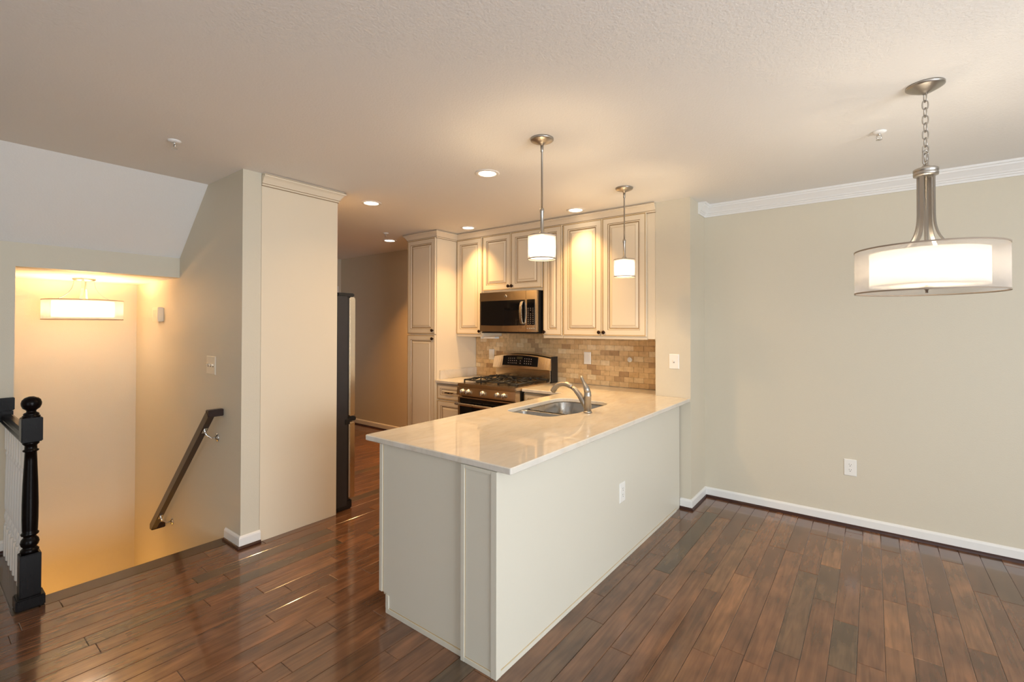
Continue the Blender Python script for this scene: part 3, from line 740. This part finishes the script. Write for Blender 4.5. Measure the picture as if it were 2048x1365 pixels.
mb = MB(); mb.lathe((-3.09, MY-.0145, 1.828), [(.016, .004), (.016, -.001), (.014, -.0025), (.0001, -.0025)], 24, 0, 'y'); mb.box(-3.098, -3.082, MY-.0175, MY-.016, 1.8265, 1.8295, 1)
T.part('badge', mb, ['chrome', 'slot'], mdo, 'small round emblem badge')
mb = MB(); mb.strip([(-2.868, MY-.012, 1.770), (-2.868, MY-.034, 1.755), (-2.868, MY-.047, 1.715), (-2.868, MY-.052, 1.655), (-2.868, MY-.047, 1.595), (-2.868, MY-.034, 1.548), (-2.868, MY-.012, 1.533)], (.014, 0, 0), (0, .004, .001))
T.part('handle', mb, 'steelh', mdo, 'bowed vertical steel handle')
cpn = T.part('control_panel', bowed(XS+.0015, MX1, z0+.004, z1-.004, MY, .034, .014, 6), 'steel')
mb = MB(); mb.box(-2.818, -2.722, MY-.0085, MY+.002, 1.525, 1.786, bev=.002)
for j in range(9):
    for i in range(3):
        if j in (2,) and i == 1: continue
        x = -2.800+i*.030; zz = 1.694-j*.019
        mb.box(x-.005, x+.005, MY-.0092, MY-.0083, zz-.003, zz+.003, 1)
T.part('keypad', mb, ['blackgl', 'button'], cpn, 'black glass keypad')
for i in range(4): T.part('button', MB().lathe((-2.812+i*.028, MY-.0095, 1.489), [(.007, .004), (.007, -.001), (.005, -.002), (.0001, -.002)], 14, 0, 'y'), 'chrome', cpn, 'small silver button')
T.part('vent_grille', MB().box(MX0+.02, MX1-.02, MY+.01, 4.2, z0-.012, z0-.0005, bev=.002), 'black')
T = Thing('undercabinet_light', (-3.6, 4.1, 1.40), 'slim white light bar mounted under the wall cabinet left of the microwave', 'light bar')
T.part('housing', MB().box(-3.64, -3.44, 4.06, 4.14, 1.370, 1.3935, bev=.004), 'plastic'); T.part('end_cap', MB().box(-3.656, -3.64, 4.055, 4.145, 1.368, 1.3935, bev=.004), 'plastic')

# ------------------------------------------------------------------ electrical plates
def plate(name, c, U, Nn, w_, h_, kind, label, cat, n=1, m_='plastic'):
    T = Thing(name, c, label, cat)
    def P(u, d, z): return (c[0]+U[0]*u+Nn[0]*d, c[1]+U[1]*u+Nn[1]*d, c[2]+z)
    def bx(mb, u0, u1, z0_, z1_, d0, d1, mi=0, bev=0):
        a = P(u0, d0, z0_); e = P(u1, d1, z1_); mb.box(a[0], e[0], a[1], e[1], a[2], e[2], mi, bev)
    p = MB()
    a = [(-w_/2, -h_/2), (w_/2, -h_/2), (w_/2, h_/2), (-w_/2, h_/2)]
    p.rings([[P(x, d, z) for x, z in [(u*(1-i/(w_/2)), v*(1-i/(h_/2))) for u, v in a]] for i, d in ((0, .0005), (0, .003), (.004, .0062))], 0)
    T.part('plate', p, m_)
    for k in range(n):
        u = (k-(n-1)/2)*.046
        if kind == 'toggle':
            q = MB(); bx(q, u-.005, u+.005, -.012, .012, .006, .0072); bx(q, u-.0035, u+.0035, -.001, .009, .007, .018, 0, .0015); T.part('toggle', q, m_ if m_ == 'plastic' else 'steelh')
            q = MB(); bx(q, u-.0055, u+.0055, -.0125, -.004, .0062, .0074, 0); T.part('slot', q, 'slot' if m_ != 'plastic' else 'button')
        elif kind == 'rocker':
            q = MB(); bx(q, u-.0165, u+.0165, -.033, .033, .006, .0085, 0, .001); T.part('rocker', q, m_)
        else:
            for s_ in (-1, 1):
                q = MB(); bx(q, u-.016, u+.016, s_*.0195-.0135, s_*.0195+.0135, .006, .0078, 0, .001)
                for du, ww, hh in ((-.0065, .0022, .008), (.0065, .0022, .0065)): bx(q, u+du-ww/2, u+du+ww/2, s_*.0195+.0015, s_*.0195+.0015+hh, .0078, .0083, 1)
                bx(q, u-.0025, u+.0025, s_*.0195-.0095, s_*.0195-.0045, .0078, .0083, 1); T.part('receptacle', q, [m_, 'slot'])
    return T
plate('wall_outlet', (-.142, DY, .444), (1, 0), (0, -1), .080, .124, 'outlet', 'white duplex outlet low on the plain dining wall', 'outlet')
plate('wall_outlet', (px1+.0, 2.79, .447), (0, 1), (1, 0), .080, .124, 'outlet', 'white duplex outlet on the long side of the peninsula', 'outlet')
plate('light_switch', (-1.342, CY, 1.216), (1, 0), (0, -1), .085, .125, 'toggle', 'white single toggle switch on the wall stub above the counter', 'light switch')
plate('light_switch', (-3.950, HY, 1.218), (1, 0), (0, -1), .160, .135, 'toggle', 'three-gang switch plate on the stair wall above the handrail', 'light switch', 3, 'ivory')
plate('wall_outlet', (-2.346, KY-.0112, 1.186), (1, 0), (0, -1), .080, .124, 'rocker', 'white rectangular outlet plate on the tile backsplash right of the range', 'outlet')
plate('wall_outlet', (-3.640, KY-.0112, 1.178), (1, 0), (0, -1), .080, .124, 'rocker', 'white outlet plate on the tile backsplash at the left shoulder of the range', 'outlet')
T = Thing('wall_button', (-1.882, KY-.011, 1.189), 'small round white disc on the tile backsplash under the tall wall cabinet', 'wall plate')
T.part('disc', MB().lathe((-1.882, KY-.0112, 1.189), [(.025, 0), (.025, -.004), (.021, -.008), (.0001, -.009)], 28, 0, 'y'), 'plastic'); T.part('center', MB().lathe((-1.882, KY-.0202, 1.189), [(.011, 0), (.011, -.003), (.0001, -.004)], 20, 0, 'y'), 'plastic')
T = Thing('door_chime', (-5.085, HY, 1.61), 'small cream chime box on the stairwell wall beside the ceiling drum light', 'door chime')
T.part('cover', MB().box(-5.165, -5.006, HY-.045, HY-.004, 1.550, 1.676, bev=.004), 'ivory'); T.part('back_plate', MB().box(-5.160, -5.011, HY-.004, HY-.0005, 1.555, 1.671), 'ivory')
mb = MB()
for i in range(5): mb.box(-5.14+i*.028, -5.125+i*.028, HY-.0462, HY-.0448, 1.575, 1.65)
T.part('grille', mb, 'ivory')

# ------------------------------------------------------------------ ceiling fixtures
def downlight(x, y, label, pw=None, col=None, sp=88):
    T = Thing('recessed_light', (x, y, C), label, 'recessed light', 'recessed ceiling lights over the kitchen')
    T.part('trim_ring', MB().lathe((x, y, C), [(.060, -.0008), (.060, -.003), (.064, -.006), (.080, -.006), (.086, -.003), (.087, -.0005)], 40, 0, cap0=False, cap1=False), 'white')
    T.part('lens', MB().lathe((x, y, C), [(.060, -.0008), (.056, -.0026), (.0001, -.0032)], 32, 0, cap0=False), 'lens')
    area('downlight_glow', (x, y, C-.012), (0, 0, 0), .11, .11, pw or DL, col or WARM, math.radians(sp), 'DISK')
DL = 4.8
downlight(-2.163, 2.468, 'lit recessed ceiling light nearest the pendants, over the peninsula\'s left side', 10, None, 150)
downlight(-3.499, 2.460, 'lit recessed ceiling light nearest the refrigerator end panel', 10, None, 150)
downlight(-2.189, 3.734, 'lit recessed ceiling light in front of the tall two-door wall cabinet, between the pendant rods')
downlight(-3.524, 3.708, 'lit recessed ceiling light in the corner of the pantry side and the wall cabinets')
downlight(-4.843, 3.675, 'farthest lit recessed ceiling light, left of the pantry cabinet in the hall', 9, (1.0, .42, .10))
def sprinkler(x, y, label):
    T = Thing('sprinkler_head', (x, y, C), label, 'sprinkler', 'fire sprinkler heads on the ceiling')
    T.part('escutcheon', MB().lathe((x, y, C), [(.034, -.0005), (.034, -.003), (.026, -.010), (.012, -.012)], 28, 0), 'ceiling')
    s_ = MB(); s_.lathe((x, y, C), [(.009, -.012), (.009, -.020), (.004, -.022)], 16)
    s_.tube([(x-.009, y, C-.020), (x-.011, y, C-.032), (x-.003, y, C-.044)], .0025, 8); s_.tube([(x+.009, y, C-.020), (x+.011, y, C-.032), (x+.003, y, C-.044)], .0025, 8)
    T.part('sprinkler_frame', s_, 'chrome')
    T.part('deflector', MB().lathe((x, y, C), [(.004, -.042), (.014, -.045), (.014, -.0465), (.004, -.0475)], 18), 'chrome')
sprinkler(-3.24, .947, 'ceiling sprinkler head near the sloped soffit over the stairs')
sprinkler(-4.49, 3.352, 'ceiling sprinkler head beside the farthest recessed light in the kitchen')
sprinkler(.034, 3.231, 'ceiling sprinkler head beside the dining drum chandelier')

def point(name, loc, power, color, r=.03):
    l = bpy.data.lights.new(name, 'POINT'); l.energy = power; l.color = color; l.shadow_soft_size = r
    o = bpy.data.objects.new(name, l); o.location = loc; COL.objects.link(o)
def shell(mb, c, r, z0_, z1_, t=.0012, n=64, mi=0):
    mb.lathe((c[0], c[1], 0), [(r, z0_), (r, z1_), (r-t, z1_), (r-t, z0_), (r, z0_)], n, mi, cap0=False, cap1=False)
def pendant(x, y, label):
    T = Thing('pendant_light', (x, y, C), label, 'pendant light', 'mini drum pendants over the peninsula')
    T.part('canopy', MB().lathe((x, y, C), [(.067, -.0005), (.067, -.008), (.062, -.013), (.030, -.026), (.012, -.032), (.009, -.04)], 40, 0), 'nickel')
    T.part('rod', MB().lathe((x, y, 0), [(.009, C-.04), (.009, C-.075), (.0055, C-.078), (.0055, 2.185)], 16, 0), 'nickel')
    T.part('socket_stem', MB().lathe((x, y, 0), [(.009, 2.187), (.0125, 2.183), (.0125, 2.165), (.010, 2.16), (.010, 2.055), (.013, 2.05), (.020, 2.04), (.020, 2.03)], 20, 0), 'nickel')
    mb = MB(); mb.lathe((x, y, 2.026), [(.020, .004), (.020, 0), (.004, -.001)], 20)
    for k in range(3):
        a = 2*PI*k/3+.4; mb.tube([(x, y, 2.024), (x+.078*math.cos(a), y+.078*math.sin(a), 2.024)], .0025, 6)
    T.part('spider', mb, 'nickel')
    s_ = MB(); shell(s_, (x, y), .080, 1.893, 2.030); so = T.part('outer_shade', s_, 'organza')
    s_ = MB(); shell(s_, (x, y), .0812, 1.893, 1.899, .003); T.part('shade_band', s_, 'taupe', so)
    s_ = MB(); shell(s_, (x, y), .0812, 2.024, 2.030, .003); T.part('shade_band', s_, 'taupe', so)
    s_ = MB(); shell(s_, (x, y), .070, 1.902, 2.018); T.part('inner_shade', s_, 'inner_hot')
    point('pendant_bulb', (x, y, 1.955), PB, (1.0, .73, .42))
PB = 5.5
pendant(-1.514, 2.202, 'nearer and larger-looking drum pendant on a rod, in front of the microwave cabinets')
pendant(-1.540, 3.368, 'farther drum pendant on a rod, in front of the tall two-door wall cabinet')

# dining chandelier
x, y = .193, 2.732
T = Thing('drum_chandelier', (x, y, C), 'large sheer drum chandelier hanging on a chain before the dining wall', 'chandelier')
T.part('canopy', MB().lathe((x, y, C), [(.069, -.0005), (.069, -.008), (.060, -.014), (.030, -.030), (.014, -.036), (.010, -.04)], 40, 0), 'nickel')
ch = MB()
def link(cz, hh, rot, r=.0026, wd=.011):
    pts = []
    for k in range(17):
        t = 2*PI*k/16; a = math.cos(t)*wd; zz = math.sin(t)
        zz = math.copysign(abs(zz)**.6, zz)*hh
        pts.append((x+a*math.cos(rot), y+a*math.sin(rot), cz+zz))
    ch.tube(pts, r, 8, caps=False)
zc = C-.055; k = 0
while zc > 2.262:
    link(zc, .0205, (.35 if k % 2 else .35+PI/2)); zc -= .0335; k += 1
link(2.262, .034, .6, .003, .012)
T.part('chain', ch, 'nickel')
T.part('top_collar', MB().lathe((x, y, 0), [(.006, 2.236), (.010, 2.230), (.016, 2.222), (.040, 2.214), (.045, 2.210), (.045, 2.200), (.042, 2.197), (.045, 2.193), (.044, 2.182), (.030, 2.178)], 40, 0), 'nickel')
for k in range(4):
    a = PI/4+k*PI/2+.25; ca, sa = math.cos(a), math.sin(a); mb = MB()
    prof = [(.030, 2.182), (.030, 2.06), (.031, 1.99), (.037, 1.945), (.052, 1.905), (.078, 1.872), (.105, 1.852), (.120, 1.846)]
    fine = []
    for i in range(len(prof)-1):
        q0, q1, q2, q3 = (prof[max(i-1, 0)], prof[i], prof[i+1], prof[min(i+2, len(prof)-1)])
        for f_ in range(4):
            t = f_/4; fine.append(tuple(.5*((2*q1[c])+(-q0[c]+q2[c])*t+(2*q0[c]-5*q1[c]+4*q2[c]-q3[c])*t*t+(-q0[c]+3*q1[c]-3*q2[c]+q3[c])*t**3) for c in (0, 1)))
    fine.append(prof[-1]); prof = fine
    rs = []
    for i, (r_, z_) in enumerate(prof):
        p0 = prof[max(i-1, 0)]; p1 = prof[min(i+1, len(prof)-1)]; d = Vector((p1[0]-p0[0], p1[1]-p0[1])).normalized(); nx, nz = -d.y*.0025, d.x*.0025
        hw = .0072
        q = []
        for s1, s2 in ((-1, -1), (1, -1), (1, 1), (-1, 1)):
            rr = r_+nx*s2; q.append((x+rr*ca-sa*hw*s1, y+rr*sa+ca*hw*s1, z_+nz*s2))
        rs.append(q)
    mb.rings(rs, 0); T.part('arm', mb, 'nickel', label='flared flat metal arm')
T.part('center_stem', MB().lathe((x, y, 0), [(.008, 2.18), (.008, 1.84), (.014, 1.83), (.014, 1.80), (.005, 1.79), (.005, 1.66)], 16, 0), 'nickel')
R1, ZT1, ZB1 = .262, 1.858, 1.660
s_ = MB(); shell(s_, (x, y), R1, ZB1, ZT1, n=96); so = T.part('outer_shade', s_, 'organza', label='sheer outer drum shade')
s_ = MB(); shell(s_, (x, y), R1+.0015, ZB1, ZB1+.006, .004, 96); T.part('shade_band', s_, 'taupe', so); s_ = MB(); shell(s_, (x, y), R1+.0015, ZT1-.006, ZT1, .004, 96); T.part('shade_band', s_, 'taupe', so)
s_ = MB(); shell(s_, (x, y), .205, 1.690, 1.842, n=80); T.part('inner_shade', s_, 'inner', label='glowing white inner drum shade')
T.part('diffuser', MB().lathe((x, y, 0), [(.2035, 1.694), (.2035, 1.6965), (.006, 1.6965)], 64, 0, cap0=True, cap1=False), 'inner')
T.part('finial', MB().lathe((x, y, 0), [(.005, 1.690), (.024, 1.688), (.022, 1.682), (.010, 1.676), (.004, 1.670)], 20, 0), 'nickel')
for k in range(3):
    a = k*2*PI/3+.3; point('chandelier_bulb', (x+.08*math.cos(a), y+.08*math.sin(a), 1.77), 2.4, WARM2, .025)

# stairwell semi-flush light
x, y = -5.338, .932
T = Thing('semi_flush_light', (x, y, LZ0), 'lit sheer drum ceiling light on curved arms in the stairwell', 'ceiling light')
T.part('canopy', MB().lathe((x, y, LZ0), [(.075, -.0005), (.075, -.012), (.060, -.024), (.02, -.028)], 36, 0), 'nickel')
T.part('center_stem', MB().lathe((x, y, LZ0), [(.011, -.026), (.011, -.17), (.018, -.175), (.018, -.22), (.004, -.33)], 16, 0), 'nickel')
for k in range(4):
    a = PI/4+k*PI/2+.5; ca, sa = math.cos(a), math.sin(a)
    pts = [(x+r_*ca, y+r_*sa, LZ0-d_) for r_, d_ in ((.062, .02), (.068, .06), (.075, .09), (.095, .125), (.125, .155), (.150, .172), (.160, .180))]
    T.part('arm', MB().strip(pts, (-sa*.010, ca*.010, 0), (ca*.0015, sa*.0015, .0015)), 'nickel')
s_ = MB(); shell(s_, (x, y), .255, 1.560, 1.728, n=96); so = T.part('outer_shade', s_, 'organza')
s_ = MB(); shell(s_, (x, y), .2565, 1.560, 1.567, .004, 96); T.part('shade_band', s_, 'taupe', so); s_ = MB(); shell(s_, (x, y), .2565, 1.721, 1.728, .004, 96); T.part('shade_band', s_, 'taupe', so)
s_ = MB(); shell(s_, (x, y), .195, 1.586, 1.716, n=80); T.part('inner_shade', s_, 'inner_hot')
T.part('diffuser', MB().lathe((x, y, 0), [(.1935, 1.590), (.1935, 1.5925), (.006, 1.5925)], 64, 0, cap1=False), 'inner_hot')
for k in range(3):
    a = k*2*PI/3; point('stairwell_bulb', (x+.07*math.cos(a), y+.07*math.sin(a), 1.64), 9, (1, .52, .18), .025)
point('added_stair_light', (-5.05, .62, -.98), 9, (1, .49, .10), .12)  # added warm light without a fixture, stands for an unseen lamp downstairs

# ------------------------------------------------------------------ balustrade
nx_, ny_ = -3.652, .432
T = Thing('newel_post', (nx_, ny_, 0), 'black turned newel post with ball finial at the stair head', 'newel post')
T.part('plinth', MB().box(nx_-.058, nx_+.058, ny_-.056, ny_+.056, 0.001, .062, bev=.006), 'espresso')
bh = .041
T.part('post', MB().box(nx_-bh, nx_+bh, ny_-bh, ny_+bh, .05, .285, bev=.004).box(nx_-bh, nx_+bh, ny_-bh, ny_+bh, .885, 1.015, bev=.004)
  .lathe((nx_, ny_, 0), [(.030, .284), (.036, .292), (.037, .302), (.030, .310), (.026, .316), (.034, .326), (.038, .342), (.034, .358), (.026, .368), (.025, .376), (.034, .382), (.036, .390), (.030, .397), (.031, .41), (.0325, .47), (.0325, .55), (.030, .66), (.0255, .78), (.0235, .828), (.031, .832), (.032, .838), (.025, .843), (.024, .862), (.033, .872), (.034, .884)], 28)
  , 'espresso')
T.part('finial', MB().lathe((nx_, ny_, 0), [(.036, 1.014), (.036, 1.022), (.030, 1.026), (.032, 1.032), (.028, 1.038), (.020, 1.042), (.019, 1.048), (.022, 1.054), (.034, 1.064), (.040, 1.080), (.041, 1.092), (.037, 1.108), (.026, 1.120), (.010, 1.127)], 28), 'espresso')
T = Thing('stair_railing', (-4.15, .43, 0), 'black railing with white balusters between newel post and wall', 'railing')
ry = .436
RP = [(-.028, .862), (.028, .862), (.032, .874), (.026, .884), (.031, .900), (.026, .914), (.012, .922), (-.012, .922), (-.026, .914), (-.031, .900), (-.026, .884), (-.032, .874)]
T.part('top_rail', MB().rings([[(xx, ry+a, z_) for a, z_ in RP] for xx in (XL+.025, nx_-.042)], 0), 'espresso')
T.part('wall_block', MB().box(XL+.001, XL+.022, .30, .468, .945, 1.030, bev=.004).box(XL+.001, XL+.026, .30, .462, .872, .944, bev=.004), 'espresso')
xb = -3.776
while xb > -4.6:
    s2 = .0155; mb = MB().box(xb-s2, xb+s2, ry-s2, ry+s2, .0005, .20, bev=.002).box(xb-s2, xb+s2, ry-s2, ry+s2, .70, .861, bev=.002)
    mb.lathe((xb, ry, 0), [(.012, .20), (.015, .21), (.009, .225), (.014, .245), (.015, .27), (.009, .30), (.013, .31), (.0145, .36), (.012, .55), (.009, .66), (.013, .675), (.009, .69), (.013, .70)], 14)
    T.part('baluster', mb, 'white', label='white turned baluster'); xb -= .0985

# wall handrail
T = Thing('stair_handrail', (-4.3, HY, .3), 'dark wooden handrail sloping down the stairwell wall on metal brackets', 'handrail')
ry = 1.318
A = Vector((-3.742, ry, .893)); B_ = Vector((-4.945, ry, -.205)); d = (B_-A).normalized(); up = Vector((-d.z*-1, 0, d.x*-1)); 
up = Vector((d.z, 0, -d.x)); up = up if up.z > 0 else -up
hw, hh = .020, .030
def rsec(p, u): return [tuple(p+Vector((0, -hw, 0))-u*hh), tuple(p+Vector((0, hw, 0))-u*hh), tuple(p+Vector((0, hw, 0))+u*hh*.8), tuple(p+Vector((0, hw*.6, 0))+u*hh), tuple(p+Vector((0, -hw*.6, 0))+u*hh), tuple(p+Vector((0, -hw, 0))+u*hh*.8)]
T.part('rail', MB().rings([rsec(A, up), rsec(B_, up)], 0), 'rail')
T.part('rail_return', MB().box(-3.775, -3.722, ry-.018, HY-.001, .868, .918, bev=.004), 'rail'); T.part('rail_return', MB().box(-4.972, -4.92, ry-.018, HY-.001, -.232, -.184, bev=.004), 'rail')
for t in (.10, .865):
    p = A+(B_-A)*t; q = p-up*hh
    mb = MB().lathe((q.x+.012, HY-.001, q.z-.065), [(.030, 0), (.030, -.004), (.015, -.008)], 20, 0, 'y')
    mb.tube([(q.x+.012, HY-.005, q.z-.065), (q.x+.012, HY-.04, q.z-.062), (q.x+.006, ry+.01, q.z-.035), (q.x, ry, q.z-.004)], [.008, .006, .006, .008], 10)
    mb.strip([tuple(q-d*.03-up*.003), tuple(q+d*.03-up*.003)], (0, .012, 0), tuple(up*.002))
    T.part('bracket', mb, 'chrome', label='satin metal rail bracket')
